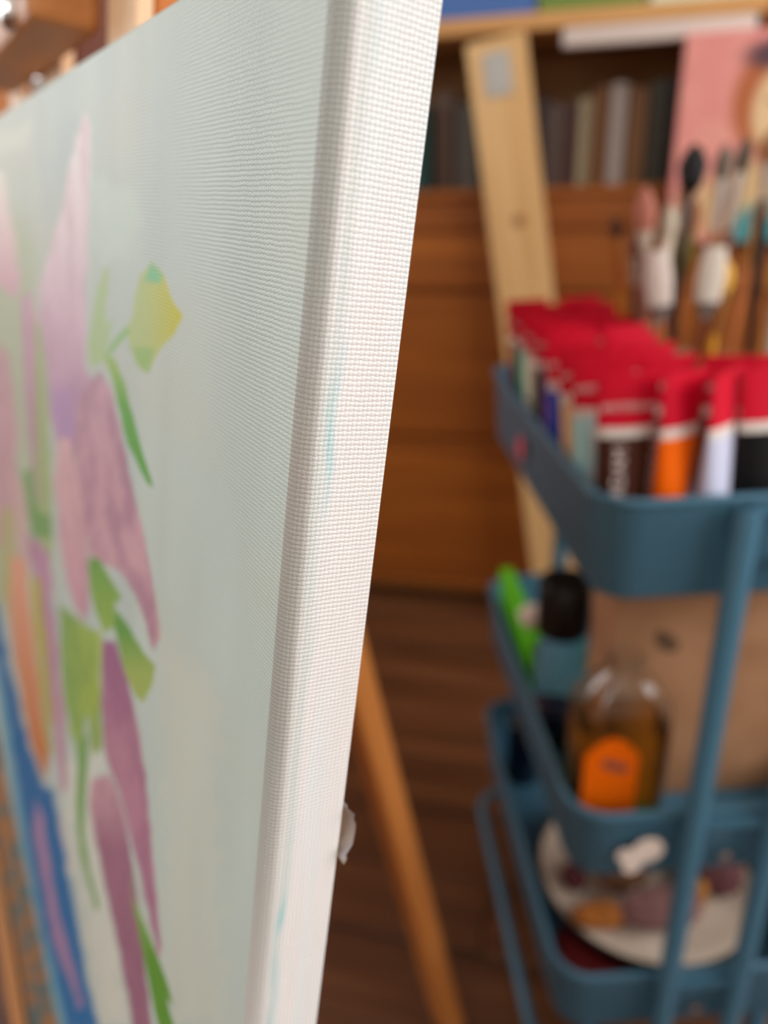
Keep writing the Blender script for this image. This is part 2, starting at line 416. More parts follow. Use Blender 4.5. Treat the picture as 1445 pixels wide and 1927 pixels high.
mc = bpy.data.materials.new('oil_paint_on_canvas'); mc.use_nodes = True
nt = mc.node_tree; N = nt.nodes; pb = N['Principled BSDF']; LK = nt.links.new
at = N.new('ShaderNodeAttribute'); at.attribute_name = 'Paint'
LK(at.outputs['Color'], pb.inputs['Base Color'])
pb.inputs['Roughness'].default_value = .48
uvn = N.new('ShaderNodeUVMap'); uvn.uv_map = 'thread'
wn = N.new('ShaderNodeTexNoise'); wn.inputs['Scale'].default_value = 260; wn.inputs['Detail'].default_value = 1
LK(uvn.outputs[0], wn.inputs['Vector'])
wsub = N.new('ShaderNodeVectorMath'); wsub.operation = 'SUBTRACT'; wsub.inputs[1].default_value = (.5, .5, .5); LK(wn.outputs['Color'], wsub.inputs[0])
wsc = N.new('ShaderNodeVectorMath'); wsc.operation = 'SCALE'; wsc.inputs['Scale'].default_value = .00045; LK(wsub.outputs[0], wsc.inputs[0])
wad = N.new('ShaderNodeVectorMath'); LK(uvn.outputs[0], wad.inputs[0]); LK(wsc.outputs[0], wad.inputs[1])
sep = N.new('ShaderNodeSeparateXYZ'); LK(wad.outputs[0], sep.inputs[0])
def mth(op, a, b=None, c=None):
    x = N.new('ShaderNodeMath'); x.operation = op
    for i, q in enumerate((a, b, c)):
        if q is None: continue
        if isinstance(q, (int, float)): x.inputs[i].default_value = q
        else: LK(q, x.inputs[i])
    return x.outputs[0]
ta = mth('MULTIPLY', sep.outputs[0], 1000.0); tb = mth('MULTIPLY', sep.outputs[1], 1000.0)
fa = mth('FLOOR', ta); fb = mth('FLOOR', tb)
def hump(t): return mth('POWER', mth('SINE', mth('MULTIPLY', mth('FRACT', t), math.pi)), .6)
# warp thread in each column goes over where sin(pi*(b+col)) is high, the weft where it is low
ov1 = mth('MULTIPLY_ADD', mth('SINE', mth('MULTIPLY', mth('ADD', mth('ADD', tb, -.5 + .5), fa), math.pi)), .5, .5)
ov2 = mth('MULTIPLY_ADD', mth('SINE', mth('MULTIPLY', mth('ADD', mth('ADD', ta, 1.0), fb), math.pi)), .5, .5)
height = mth('MAXIMUM', mth('MULTIPLY', hump(ta), mth('MULTIPLY_ADD', ov1, .75, .25)), mth('MULTIPLY', hump(tb), mth('MULTIPLY_ADD', ov2, .75, .25)))
bp = N.new('ShaderNodeBump'); bp.inputs['Strength'].default_value = .8; bp.inputs['Distance'].default_value = .00028
LK(height, bp.inputs['Height']); LK(bp.outputs[0], pb.inputs['Normal'])
me.materials.append(mc)
cloth = link('painted_cloth', me, painting)
# stretcher bars behind the cloth
for nm, q in (('v', (-.045, -.002, .003, TC - .0006, .0, HC)), ('v', (-WC + .002, -WC + .045, .003, TC - .0006, .0, HC))):
    MB().box(*q[:4], .045, HC - .045, .001).build('stretcher_bar', m_stretch, painting)
for z0, z1 in ((.002, .045), (HC - .045, HC - .002)):
    MB().box(-WC + .002, -.002, .003, TC - .0006, z0, z1, .001).build('stretcher_bar', m_stretch, painting)
# scrap of clear wrapping left on the back
b = MB(); g = []
m_film = mat('clear_wrapping_film', L(196, 194, 202), .3, trans=.4, alpha=.55)
rg = random.Random(3)
vz = plane((648, 1600), Cf(0, 0, TC + .004), Dw); z0 = float((vz - C0) @ uw)
rows = []
for i in range(9):
    zz = z0 + .0165 * i / 8
    rows.append([(-.012 + .0135 * j / 6 + rg.uniform(-.0006, .0006) + .0010 * math.sin(i * .9), TC + .0004 + .0028 * math.sin(math.pi * min(1, (8 - i) / 6)) + rg.uniform(0, .0012), zz + rg.uniform(-.0006, .0006)) for j in range(7)])
rows2 = [[(x, y + .0003, z) for x, y, z in r] for r in rows]
b.loft(rows, False, False, False); b.loft(rows2, False, False, False)
b.build('wrapping_film', m_film, painting, True)

# ------------------------------------------------------------------ easel (same frame)
easel = thing('studio_easel', 'wooden studio easel with metal bolts holding the purple flower canvas', 'easel', MCV)
zfl = lambda x, y: -(C0[2] + (-hw[2]) * x + Dw[2] * y) / uw[2]
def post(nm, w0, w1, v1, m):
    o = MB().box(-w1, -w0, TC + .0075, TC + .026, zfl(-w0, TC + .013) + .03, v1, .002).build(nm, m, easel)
    MB().box(-w1 + .0005, -w0 - .0005, TC + .0005, TC + .0074, -.30, v1 - .002, .001).build('lit_front_facing', m_front_lit, o)  # added strip, its pale colour stands in for light on the front face
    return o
m_front_lit = wood('beech_front_lit_tone', L(236, 192, 150), L(246, 208, 170), 2, 60, 3, .5)  # paler than the bodies: the lit fronts are painted in
m_post = wood('orange_post_shaded_tone', L(178, 92, 24), L(200, 112, 36), 2, 60, 3, .5)  # darker orange than the facing: dimmer side faces put into the colour
m_mast = wood('mast_shaded_tone', L(86, 38, 18), L(112, 54, 26), 2, 60, 3, .5)  # dark brown paints the shade on the mast's side face
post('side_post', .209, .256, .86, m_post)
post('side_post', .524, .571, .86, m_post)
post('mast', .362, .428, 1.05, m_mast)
MB().box(-.575, -.205, TC + .0265, TC + .045, .30, .36, .003).build('crossbar', m_easel_x, easel)
MB().box(-.575, -.205, TC + .0265, TC + .045, .80, .85, .003).build('crossbar', m_easel_x, easel)
cl_ = MB().box(-.53, -.262, -.010, TC, .6215, .672, .004).build('canvas_clamp', m_easel_x, easel)
def bolt(x, y, z, r, parent, mtx=None):
    b = MB().lathe([(.0001, 0), (r, 0), (r * .98, .003), (r * .7, .0055), (.0001, .0062)], 16)
    return b.build('bolt', m_steel, parent, True, T(x, y, z) @ RX(90))
def on_face(px, d):
    q = plane(px, Cf(0, 0, d), Dw) - C0
    return -float(q @ hw), float(q @ uw)
bx_, bz_ = on_face((24, 22), -.010); bolt(bx_, -.010, bz_, .0085, cl_)
bolt(bx_ - .10, -.010, bz_, .0085, cl_)
bx_, bz_ = on_face((80, 150), TC + .0005); bolt(bx_, TC + .0005, bz_, .0075, easel)
tr = MB().box(-.62, -.17, -.0185, TC + .0012, -.022, -.0008, .002).build('canvas_ledge', noisy('paint_spattered_wood', L(112, 116, 108), L(178, 118, 72), (70, 120, 60), .55, .2, 3, .42, .56), easel)
MB().box(-.62, -.17, -.0275, -.0186, -.024, .0015, .002).build('ledge_lip', m_easel_x, easel)
# rear prop leg in the plane of the mast
wl = .395
q0 = plane((681, 1330), Cf(wl, 0, 0), hw); q1 = plane((838, 1900), Cf(wl, 0, 0), hw)
l0 = np.array([-wl, (q0 - C0) @ Dw, (q0 - C0) @ uw]); l1 = np.array([-wl, (q1 - C0) @ Dw, (q1 - C0) @ uw])
dr = (l1 - l0)
ttop = (TC + .05 - l0[1]) / dr[1]
zw = lambda p: (C0 + -hw * p[0] + Dw * p[1] + uw * p[2])[2]
tb_ = (0.003 - zw(l0)) / (zw(l1) - zw(l0))
pt, pbm = l0 + dr * ttop, l0 + dr * tb_
lv = Vector(pbm - pt); ln = lv.length
zax = -lv.normalized(); xax = Vector((1, 0, 0)); yax = zax.cross(xax).normalized()
ML = Matrix((xax, yax, zax)).transposed().to_4x4(); ML.translation = Vector(pbm)
MB().box(-.0185, .0185, -.015, .015, 0, ln, .006, 3).build('prop_leg', m_leg, easel, True, ML)
# feet lie flat on the floor under the side posts
iM = MCV.inverted()
for w0 in (.2325, .5475):
    p = Vector(Cf(w0, zfl(-w0, TC + .013) + .03, TC + .013)); dirh = Vector((Dw[0], Dw[1], 0)).normalized()
    fm = Matrix.Identity(4); xa = dirh; ya = Vector((0, 0, 1)).cross(xa)
    for i in range(3): fm[i][0], fm[i][1], fm[i][2] = xa[i], ya[i], (0, 0, 1)[i]
    fm.translation = Vector((p.x, p.y, 0))
    MB().box(-.24, .12, -.024, .024, 0.0, .034, .004).build('foot_rail', m_easel_x, easel, False, iM @ fm)

# ------------------------------------------------------------------ cabinet with hutch (frame MC)
cab = thing('pine_cabinet', 'honey coloured wooden cabinet with drawers and an open book hutch', 'cabinet', MC)
X0, X1 = -.27, .95
MB().box(X0, X1, .012, .42, .05, .955).build('carcass', m_cab_x, cab)
MB().box(X0 - .0, X1, .05, .40, .0, .05).build('plinth', m_cab_in, cab)
MB().box(X0, X1, -.012, .012, .05, .098, .004).build('skirt_rail', m_cab_x, cab)
MB().box(X0 - .01, X1 + .01, -.015, .43, .955, .972, .004).build('counter_board', m_cab_x, cab)
MB().box(X0, X1, -.004, .012, .895, .9545, .003).build('top_rail', m_cab_x, cab)
for z0, z1 in ((.775, .889), (.445, .766), (.104, .436)):
    MB().box(X0 + .012, X1 - .012, -.008, .0115, z0, z1, .004).build('drawer_front', m_cab_x, cab)
MB().box(X0, X1, .40, .42, .972, 1.75).build('back_panel', m_cab_in, cab)
for xx in (X0, .600, X1 - .025):
    MB().box(xx, xx + .025, .0, .40, .972, 1.75, .002).build('upright', m_cab_z, cab)
MB().box(X0 + .025, .600, -.035, .40, 1.238, 1.266, .003).build('shelf_board', m_pine_x, cab)
MB().box(.626, X1 - .025, .0, .40, 1.34, 1.366, .003).build('shelf_board', m_pine_x, cab)
MB().box(X0, X1, .0, .42, 1.75, 1.775, .003).build('hutch_top', m_cab_x, cab)
# white bar under the shelf
bar = tag(MB().box(.256, .583, -.036, -.012, 1.206, 1.2378, .006, 3).build('white_rail', mat('white_rail_paint', L(214, 196, 186), .5), None, True, MC),
          'slim white bar fixed under the pine shelf board', 'rail')
# books
def book(name, x, w, z, h, m0, dp, col, label, cat='book', group=None, lean=0, flat=False):
    """cover wraps a block of pages; the spine faces the room"""
    key = 'cover_%d_%d_%d' % col
    mcv = mat(key, L(*col), .55); mp = mat('book_pages', L(222, 212, 190), .8)
    if flat: mt = MC @ T(x, m0, z)
    else: mt = MC @ T(x, m0, z) @ RY(lean)
    t = thing(name, label, cat, mt, group)
    if flat:   # lying: x width, y depth, z thickness
        th = h
        MB().box(.002, w - .002, .003, dp - .002, .002, th - .002).build('pages', mp, t)
        MB().box(0, w, 0, dp, 0, .002).box(0, w, 0, dp, th - .002, th).box(0, w, 0, .003, .002, th - .002).build('cover', mcv, t)
    else:
        MB().box(.002, w - .002, .003, dp - .003, .003, h - .003).build('pages', mp, t)
        MB().box(0, .002, 0, dp, 0, h).box(w - .002, w, 0, dp, 0, h).box(.002, w - .002, 0, .003, 0, h).build('cover', mcv, t)
    return t
bz = .972
specs = [(-.235, .030, .17, (60, 50, 40), 'dark brown book at the far end of the hutch shelf beside the upright'),
         (-.195, .036, .19, (46, 60, 58), 'dark green book on the hutch shelf beside the tall brown book'),
         (-.15, .028, .20, (90, 62, 40), 'tall brown book on the hutch shelf behind the canvas edge'),
         (-.11, .04, .17, (70, 58, 44), 'grey brown book next to the teal spined book'),
         (-.06, .05, .16, (26, 66, 62), 'teal spined book next to the leaning pine plank'),
         (-.002, .040, .185, (104, 80, 66), 'taupe book behind the leaning pine plank'),
         (.048, .04, .16, (84, 78, 68), 'grey book wholly behind the leaning pine plank'),
         (.205, .026, .165, (66, 50, 46), 'dark maroon book beside the leaning pine plank'),
         (.234, .030, .150, (104, 84, 76), 'mauve grey book beside the dark maroon one'),
         (.268, .020, .155, (78, 44, 38), 'thin oxblood book between mauve and cream books'),
         (.292, .026, .160, (186, 170, 136), 'cream book standing in the hutch beside a brown one'),
         (.322, .026, .175, (128, 82, 44), 'brown book standing between cream and pale grey books'),
         (.352, .030, .180, (190, 178, 170), 'pale grey book standing in the hutch'),
         (.386, .034, .17, (148, 104, 66), 'tan book standing beside the pale grey book'),
         (.424, .030, .18, (70, 66, 54), 'dark olive book beside the tan book'),
         (.458, .036, .185, (56, 36, 34), 'blackish red book behind the edge of the pink portrait')]
for x, w_, h_, c_, lb in specs:
    book('book', x, w_, bz, h_, .05 + random.uniform(0, .03), .16, c_, lb, group='books standing in the hutch')
for x, w_, h_, c_, lb in ((.02, .185, .05, (70, 108, 170), 'thick blue book lying flat on the pine shelf board'),
                          (.212, .185, .045, (110, 134, 56), 'moss green sketchbook lying flat between blue and cream ones'),
                          (.404, .19, .042, (218, 226, 196), 'cream sketchbook lying flat at the end of the shelf board')):
    book('sketchbook', x, w_, 1.2662, h_, -.03, .26, c_, lb, group='books lying on the shelf board', flat=True)

# portrait on pink ground, hanging from the white bar
mport = bpy.data.materials.new('portrait_paint'); mport.use_nodes = True
nt2 = mport.node_tree; N2 = nt2.nodes; p2 = N2['Principled BSDF']; p2.inputs['Roughness'].default_value = .6
tc2 = N2.new('ShaderNodeTexCoord'); cur = None
nz2 = N2.new('ShaderNodeTexNoise'); nz2.inputs['Scale'].default_value = 14; nt2.links.new(tc2.outputs['Object'], nz2.inputs['Vector'])
def ell(cx, cz, rx, rz, soft=.15, rot=0):
    mp = N2.new('ShaderNodeMapping'); mp.vector_type = 'TEXTURE'
    mp.inputs['Location'].default_value = (cx, 0, cz); mp.inputs['Scale'].default_value = (rx, 1000, rz); mp.inputs['Rotation'].default_value = (0, rot, 0)
    nt2.links.new(tc2.outputs['Object'], mp.inputs[0])
    ln_ = N2.new('ShaderNodeVectorMath'); ln_.operation = 'LENGTH'; nt2.links.new(mp.outputs[0], ln_.inputs[0])
    mr = N2.new('ShaderNodeMapRange'); mr.inputs[1].default_value = 1 + soft; mr.inputs[2].default_value = 1 - soft
    nt2.links.new(ln_.outputs['Value'], mr.inputs[0]); return mr.outputs[0]
def layer(col, fac):
    global cur
    mx = N2.new('ShaderNodeMix'); mx.data_type = 'RGBA'
    if cur is None: mx.inputs[6].default_value = L(226, 142, 134)
    else: nt2.links.new(cur, mx.inputs[6])
    mx.inputs[7].default_value = col; nt2.links.new(fac, mx.inputs[0]); cur = mx.outputs[2]
mr0 = N2.new('ShaderNodeMapRange'); mr0.inputs[1].default_value = .45; mr0.inputs[2].default_value = .7; nt2.links.new(nz2.outputs['Fac'], mr0.inputs[0])
layer(L(232, 158, 140), mr0.outputs[0])
layer(L(214, 178, 128), ell(0.154, .085, .135, .055, .3, -.25))      # pale shoulders
layer(L(60, 142, 146), ell(0.169, .02, .055, .05, .2))             # teal dress
layer(L(180, 96, 48), ell(0.149, .235, .062, .085, .15))           # auburn hair
layer(L(84, 52, 62), ell(0.159, .305, .06, .024, .3))              # dark parting
layer(L(230, 194, 146), ell(0.167, .22, .044, .066, .15))          # face
layer(L(216, 176, 130), ell(0.169, .14, .022, .035, .2))
layer(L(120, 76, 56), ell(0.152, .235, .008, .004, .4)); layer(L(120, 76, 56), ell(0.179, .235, .008, .004, .4))
layer(L(186, 96, 80), ell(0.166, .185, .010, .004, .4))
nt2.links.new(cur, p2.inputs['Base Color'])
port = thing('portrait_painting', 'pink painted portrait canvas with auburn hair hanging under the shelf board', 'painting', MC @ T(.468, -.054, .868))
MB().box(0, .34, 0, .017, 0, .344, .002).build('painted_face', mport, port)
for q in ((.004, .03, .01, .334), (.31, .336, .01, .334)):
    MB().box(q[0], q[1], .0172, .0176, q[2], q[3]).build('stretcher_bar', m_stretch, port)

# plank leaning under the shelf board
ptop = np.array([.133, -.022, 1.2378]); pbot = np.array([.334, -.115, .002])
dv_ = Vector(ptop - pbot); zz = dv_.normalized(); yy = zz.cross(Vector((1, 0, 0))).normalized(); xx_ = yy.cross(zz)
MP = Matrix((xx_, yy, zz)).transposed().to_4x4(); MP.translation = Vector(pbot)
plk = thing('pine_plank', 'pale pine plank leaning against the cabinet, grey metal plate near its top', 'plank', MC @ MP)
MB().box(-.056, .056, -.010, .010, .008, dv_.length - .007, .002).build('board', m_pine_z, plk)
MB().box(-.028, .022, -.0125, -.0101, dv_.length - .105, dv_.length - .03, .001).build('metal_plate', m_dullsteel, plk)
mk = MB().lathe([(.0001, 0), (.012, 0), (.011, .0004), (.0001, .0005)], 18)
mk.build('knot', mat('pine_knot', L(150, 98, 52), .6), plk, False, T(.005, -.0101, dv_.length - .33) @ RX(90))

# wardrobe further along the wall
wr = thing('pine_wardrobe', 'tall orange pine wardrobe behind the top of the easel', 'wardrobe', MC)
m_wr = wood('orange_pine_upright', L(176, 98, 34), L(206, 124, 52), 2, 30, 1.4, .5)
MB().box(-1.72, -.32, .03, .46, .0, 2.0).build('carcass', m_wr, wr)
for i in range(3):
    x0 = -1.72 + i * .4667
    dd = MB().box(x0 + .004, x0 + .4627, .004, .0295, .09, 1.96, .003).build('door', m_wr, wr)
    MB().lathe([(.0001, 0), (.008, 0), (.006, .012), (.016, .02), (.012, .03), (.0001, .032)], 16).build('knob', m_wr, dd, True, T(x0 + .43, .004, 1.0) @ RX(90))
MB().box(-1.75, -.29, -.01, .47, 2.0, 2.04, .004).build('cornice', m_wr, wr)

# ------------------------------------------------------------------ trolley (frame MT, a to the right, b away)
FLp = plane((1130, 952), (0, 0, .78), np.array([0, 0, 1.0]))
MT = T(FLp[0], FLp[1], 0) @ RZ(2.1)
A, B = .295, .45
def rrect(off, r=.036, seg=7, a=A, b=B, z=0):
    r = max(r + off, .004); pts = []
    for cx, cy, s in ((a + off - r, b + off - r, 0), (-off + r, b + off - r, 1), (-off + r, -off + r, 2), (a + off - r, -off + r, 3)):
        for i in range(seg + 1):
            q = math.pi / 2 * (s + i / seg); pts.append((cx + r * math.cos(q), cy + r * math.sin(q), z))
    return pts
trolley = thing('utility_trolley', 'petrol blue three tier metal trolley full of paint tubes', 'trolley', MT)
TIERS = ((.78, .086), (.470, .080), (.252, .086))
for zt, hb in TIERS:
    zb = zt - hb; b = MB()
    rings = [rrect(-.007, z=zb), rrect(-.004, z=zb + .004), rrect(0, z=zt - .006), rrect(.003, z=zt), rrect(-.002, z=zt), rrect(-.003, z=zt - .006), rrect(-.006, z=zb + .005), rrect(-.03, z=zb + .005)]
    b.loft(rings, True, True)
    bk = b.build('basket', m_blue, trolley, True)
    MB().tube(rrect(.0005, z=zt + .0005), .0035, 8, True).build('rim', m_blue, bk, True)
PA = (.107, .181)
for bb in (-.0115, B + .0115):
    for pa in PA:
        MB().tube([(pa, bb, .062), (pa, bb, .3), (pa, bb, .5), (pa, bb, .770), (pa, bb, .776)], [.0105, .0105, .0105, .0105, .006], 14, False, .0075).build('pole', m_blue, trolley, True)
    for zt, hb in TIERS:
        s = -1 if bb < 0 else 1
        MB().lathe([(.0001, 0), (.0065, 0), (.006, .0025), (.003, .004), (.0001, .0042)], 14).build('screw', m_steel, trolley, True, T(.146, bb + (.0085 if s < 0 else -.0085) , zt - .055) @ RX(90 if s < 0 else -90))
        MB().box(PA[0] - .002, PA[1] + .002, min(bb, bb - s * .007), max(bb, bb - s * .007), zt - .010, zt - .004).build('bracket', m_blue, trolley)
MB().tube(rrect(.006, z=.064), .0075, 10, True).build('base_frame', m_blue, trolley, True)
for ca_, cb_ in ((.05, .035), (A - .05, .035), (.06, B - .06), (A - .06, B - .06)):
    w = MB().tube([(-.009, 0, 0), (.009, 0, 0)], .024, 18).build('wheel', m_rubber, trolley, True, T(ca_, cb_, .0245))
    MB().box(-.013, -.0105, -.012, .012, .0, .034, .001).box(.0105, .013, -.012, .012, .0, .034, .001).box(-.013, .013, -.014, .014, .0335, .037, .001).build('caster_fork', m_dullsteel, w)
    MB().box(ca_ - .008, ca_ + .008, cb_ - .008, cb_ + .008, .061, .1725, .001).build('caster_stem', m_blue, trolley)
# stickers on the baskets
def sticker(name, pts, m, mtx, lab):
    b = MB(); b.loft([[(x, 0, z) for x, z in pts], [(x, -.0005, z) for x, z in pts]])
    o = b.build(name, m, trolley, False, mtx); o['label'] = lab
def union_blob(cs, n=56):
    out = []
    for i in range(n):
        q = 2 * math.pi * i / n; ux, uz = math.cos(q), math.sin(q); best = .002
        for cx, cz, r in cs:
            pr = cx * ux + cz * uz; dd = r * r - (cx * cx + cz * cz - pr * pr)
            if dd > 0: best = max(best, pr + math.sqrt(dd))
        out.append((best * ux, best * uz))
    return out
sticker('sticker', union_blob([(.008, .006, .0145), (-.013, .001, .008), (-.006, -.013, .009), (.0, .0, .011)]), mat('white_sticker', L(236, 218, 206), .5), T(.062, -.0062, .427), 'white lobed sticker on the middle basket')
sticker('sticker', union_blob([(0, .004, .008), (0, -.005, .008)]), mat('pink_sticker', L(226, 92, 122), .5), T(-.0036, .255, .738) @ RZ(-90) @ Matrix.Scale(1.6, 4, (1, 0, 0)), 'pink oval sticker on the top basket side')

# ------------------------------------------------------------------ paint tubes in the top basket
HT = .172
def ring_e(hx, hy, z, n=20): return [(hx * math.cos(2 * math.pi * i / n), hy * math.sin(2 * math.pi * i / n), z) for i in range(n)]
RB = .0155
def sect(z):
    t = max(0, min(1, (z - .026) / (.162 - .026)))
    return RB + (.0235 - RB) * t, RB * (1 - t) + .0011 * t
def tube_mesh(zs, off=0, cap0=True, cap1=True):
    b = MB(); b.loft([ring_e(sect(z)[0] + off, sect(z)[1] + off, z) for z in zs], cap0, cap1); return b
def keep(b, name, m):
    bmesh.ops.recalc_face_normals(b.bm, faces=b.bm.faces); me_ = bpy.data.meshes.new(name); b.bm.to_mesh(me_); b.bm.free()
    for p in me_.polygons: p.use_smooth = True
    try: me_.set_sharp_from_angle(angle=math.radians(40))
    except Exception: pass
    me_.materials.append(m); return me_
ME_body = keep(tube_mesh([.024, .026, .06, .095, .1235]), 'tube_body', m_stripe)
ME_strp = keep(tube_mesh([.1235, .1315], .0002), 'stripe', m_stripe)
ME_band = keep(tube_mesh([.1315, .145, .162, HT], .0003), 'label_band', m_red)
ME_cap = keep(MB().lathe([(.0001, 0), (.0125, 0), (.0135, .002), (.0135, .018), (.0115, .0205), (.0001, .0205)], 20), 'screw_cap', m_stripe)
ME_shld = keep(MB().lathe([(.008, .0205), (.009, .0215), (RB, .0239), (.0001, .02395)], 20), 'shoulder', m_stripe)
def text_mesh(body, size, m):
    cu = bpy.data.curves.new('lettering', 'FONT'); cu.body = body; cu.size = size; cu.align_x = 'CENTER'; cu.align_y = 'CENTER'; cu.extrude = .0002; cu.resolution_u = 2
    o = bpy.data.objects.new('tmp', cu); COL.objects.link(o)
    bpy.context.view_layer.update()
    me_ = bpy.data.meshes.new_from_object(o.evaluated_get(bpy.context.evaluated_depsgraph_get()))
    bpy.data.objects.remove(o); bpy.data.curves.remove(cu)
    me_.materials.clear(); me_.materials.append(m); me_.name = 'lettering'; return me_
ME_txt = text_mesh('AMSTERDAM', .0145, m_ink)
ME_txs = text_mesh('AMSTERDAM', .0074, m_ink)
tilt = math.degrees(math.atan((RB - .0011) / .136))
def paint_tube(a, b, rz, col, label, lean=(0, 0), zoff=.0, lettering=True):
    zf = .78 - .086 + .0055
    t = thing('paint_tube', label, 'paint tube', MT @ T(a, b, zf + zoff) @ RX(lean[0]) @ RY(lean[1]) @ RZ(rz), 'paint tubes standing in the top basket')
    o = link('tube_body', ME_body, t); recolor(o, mat('acrylic_%d_%d_%d' % col, L(*col), .45, spec=.25))
    link('stripe', ME_strp, t); link('label_band', ME_band, t); link('screw_cap', ME_cap, t); link('shoulder', ME_shld, t)
    if lettering:
        z = .075; y = -sect(z)[1] - .0006
        link('lettering', ME_txt, t, T(-.004, y, z) @ RX(90 - tilt) @ RZ(90))
        z = .147; y = -sect(z)[1] - .0008
        link('lettering', ME_txs, t, T(0, y, z) @ RX(90 - tilt))
left_cols = [((70, 36, 24), 'dark brown paint tube with pale upright lettering at the near basket corner'),
             ((176, 232, 236), 'pale turquoise paint tube just behind the dark brown one'),
             ((226, 182, 132), 'tan paint tube between pale turquoise and ultramarine tubes'),
             ((40, 76, 180), 'ultramarine blue paint tube beside the violet one'),
             ((136, 80, 176), 'violet paint tube along the basket side'),
             ((62, 50, 40), 'umber paint tube between violet and off white tubes'),
             ((248, 238, 216), 'off white paint tube along the basket side near its far corner'),
             ((20, 176, 146), 'emerald green paint tube at the far corner of the basket'),
             ((150, 40, 40), 'dark red paint tube at the far end of the basket')]
right_cols = [((255, 108, 0), 'bright orange paint tube in the front row of the basket'),
              ((88, 50, 34), 'chestnut brown paint tube right behind the orange one'),
              ((212, 172, 40), 'yellow ochre paint tube in the inner row, third from the orange one'),
              ((40, 110, 60), 'dark green paint tube in the inner row beside ultramarine'),
              ((230, 210, 60), 'lemon yellow paint tube in the inner row beside violet'),
              ((200, 60, 90), 'rose pink paint tube in the inner row beside umber'),
              ((60, 130, 190), 'sky blue paint tube in the inner row beside off white'),
              ((120, 130, 60), 'olive paint tube in the inner row beside emerald green'),
              ((90, 90, 96), 'grey paint tube in the inner row at the far end')]
for i, (c_, lb) in enumerate(left_cols):
    paint_tube(.0248 + .0010 * i, .036 + .0445 * i, random.uniform(-8, 8) + (5 if i == 0 else -9), c_, lb, (random.uniform(-2, 2), random.uniform(-2.5, .5)))
for i, (c_, lb) in enumerate(right_cols):
    paint_tube(.0625 + .0030 * i + (.006 if i else 0), .030 + .0445 * i + (.0 if i == 0 else .010), (28 if i == 0 else random.uniform(-14, 14)), c_, lb, (random.uniform(-2, 2), random.uniform(-1, 2)), lettering=(i > 0))
paint_tube(.097, .026, 40, (206, 208, 232), 'pale lavender paint tube between orange and black ones', (0, 0), lettering=False)
paint_tube(.1315, .030, 8, (14, 13, 14), 'black paint tube beside the pale lavender one', lettering=False)
paint_tube(.170, .027, -6, (230, 226, 220), 'white paint tube beside the black one')
paint_tube(.121, .069, -14, (120, 50, 40), 'burnt sienna paint tube behind the lavender and black tubes')
paint_tube(.162, .068, 6, (60, 30, 70), 'deep purple paint tube behind the black and white tubes')
paint_tube(.203, .064, 3, (180, 30, 40), 'scarlet paint tube behind the white tube')
paint_tube(.210, .025, 3, (30, 80, 90), 'petrol green paint tube next to the white tube in front')

# ------------------------------------------------------------------ brushes in jars in the top basket
ZF1 = .78 - .086 + .0053
JARS = [(.146, .235, .034, .105, 'glass'), (.222, .25, .036, .115, 'stone'), (.152, .32, .032, .11, 'stone'), (.222, .335, .034, .11, 'glass')]
m_stone = noisy('stoneware_glaze', L(176, 160, 140), L(200, 186, 166), (60, 60, 60), .4, .05)
for i, (ja, jb, jr, jh, kd) in enumerate(JARS):
    prof = [(.0001, 0), (jr * .95, 0), (jr, .004), (jr, jh - .012), (jr * .96, jh - .004), (jr, jh), (jr - .003, jh), (jr * .96 - .003, jh - .005), (jr - .003, jh - .013), (jr - .003, .008), (.0001, .008)]
    jl = ['clear glass jar of brushes standing behind the tube rows', 'beige stoneware cup of brushes standing beside the glass jar', 'beige stoneware cup of brushes nearer the far end of the basket', 'clear glass jar of brushes at the far inner side of the basket'][i]
    o = MB().lathe(prof, 28).build('brush_jar', m_glass if kd == 'glass' else m_stone, None, True, MT @ T(ja, jb, ZF1 + .0002))
    tag(o, jl, 'jar')
ME_fer, ME_han, ME_bri = {}, {}, {}
def brush(jar, dx, dy, tip, wid, hcol, fcol, bcol, blen, flen, label, flat=False):
    ja, jb, jr, jh, _ = JARS[jar]
    p0 = Vector((ja + dx, jb + dy, ZF1 + .0095)); p1 = Vector(tip)
    zv = p1 - p0; ln = zv.length; za = zv.normalized(); xa = Vector((1, 0, 0)); xa = (xa - za * xa.dot(za)).normalized(); ya = za.cross(xa)
    mm = Matrix((xa, ya, za)).transposed().to_4x4(); mm.translation = p0
    t = thing('paint_brush', label, 'brush', MT @ mm, 'brushes standing in jars')
    hl = ln - blen - flen; r = min(.0042, wid)
    MB().lathe([(.0001, 0), (r * .45, .002), (r * .7, hl * .3), (r * 1.25, hl * .8), (r * .95, hl * .97), (r * .8, hl + .004)], 12).build('handle', mat('brush_handle_%d_%d_%d' % hcol, L(*hcol), .25), t, True)
    ky = .45 if flat else 1
    def E(hx, z): return [(hx * math.cos(2 * math.pi * i / 14), max(.0022, hx * ky) * math.sin(2 * math.pi * i / 14), z) for i in range(14)]
    MB().loft([E(r * .9, hl), E(r * 1.05, hl + flen * .3), E(wid, hl + flen)]).build('ferrule', fcol, t, True)
    bulge = 1.25 if not flat else 1.08
    MB().loft([E(wid * .95, hl + flen), E(wid * bulge, hl + flen + blen * .45), E(wid * (.95 if flat else .8), hl + flen + blen * .8), E(wid * (.8 if flat else .1), ln)]).build('bristles', mat('bristle_%d_%d_%d' % bcol, L(*bcol), .75), t, True)
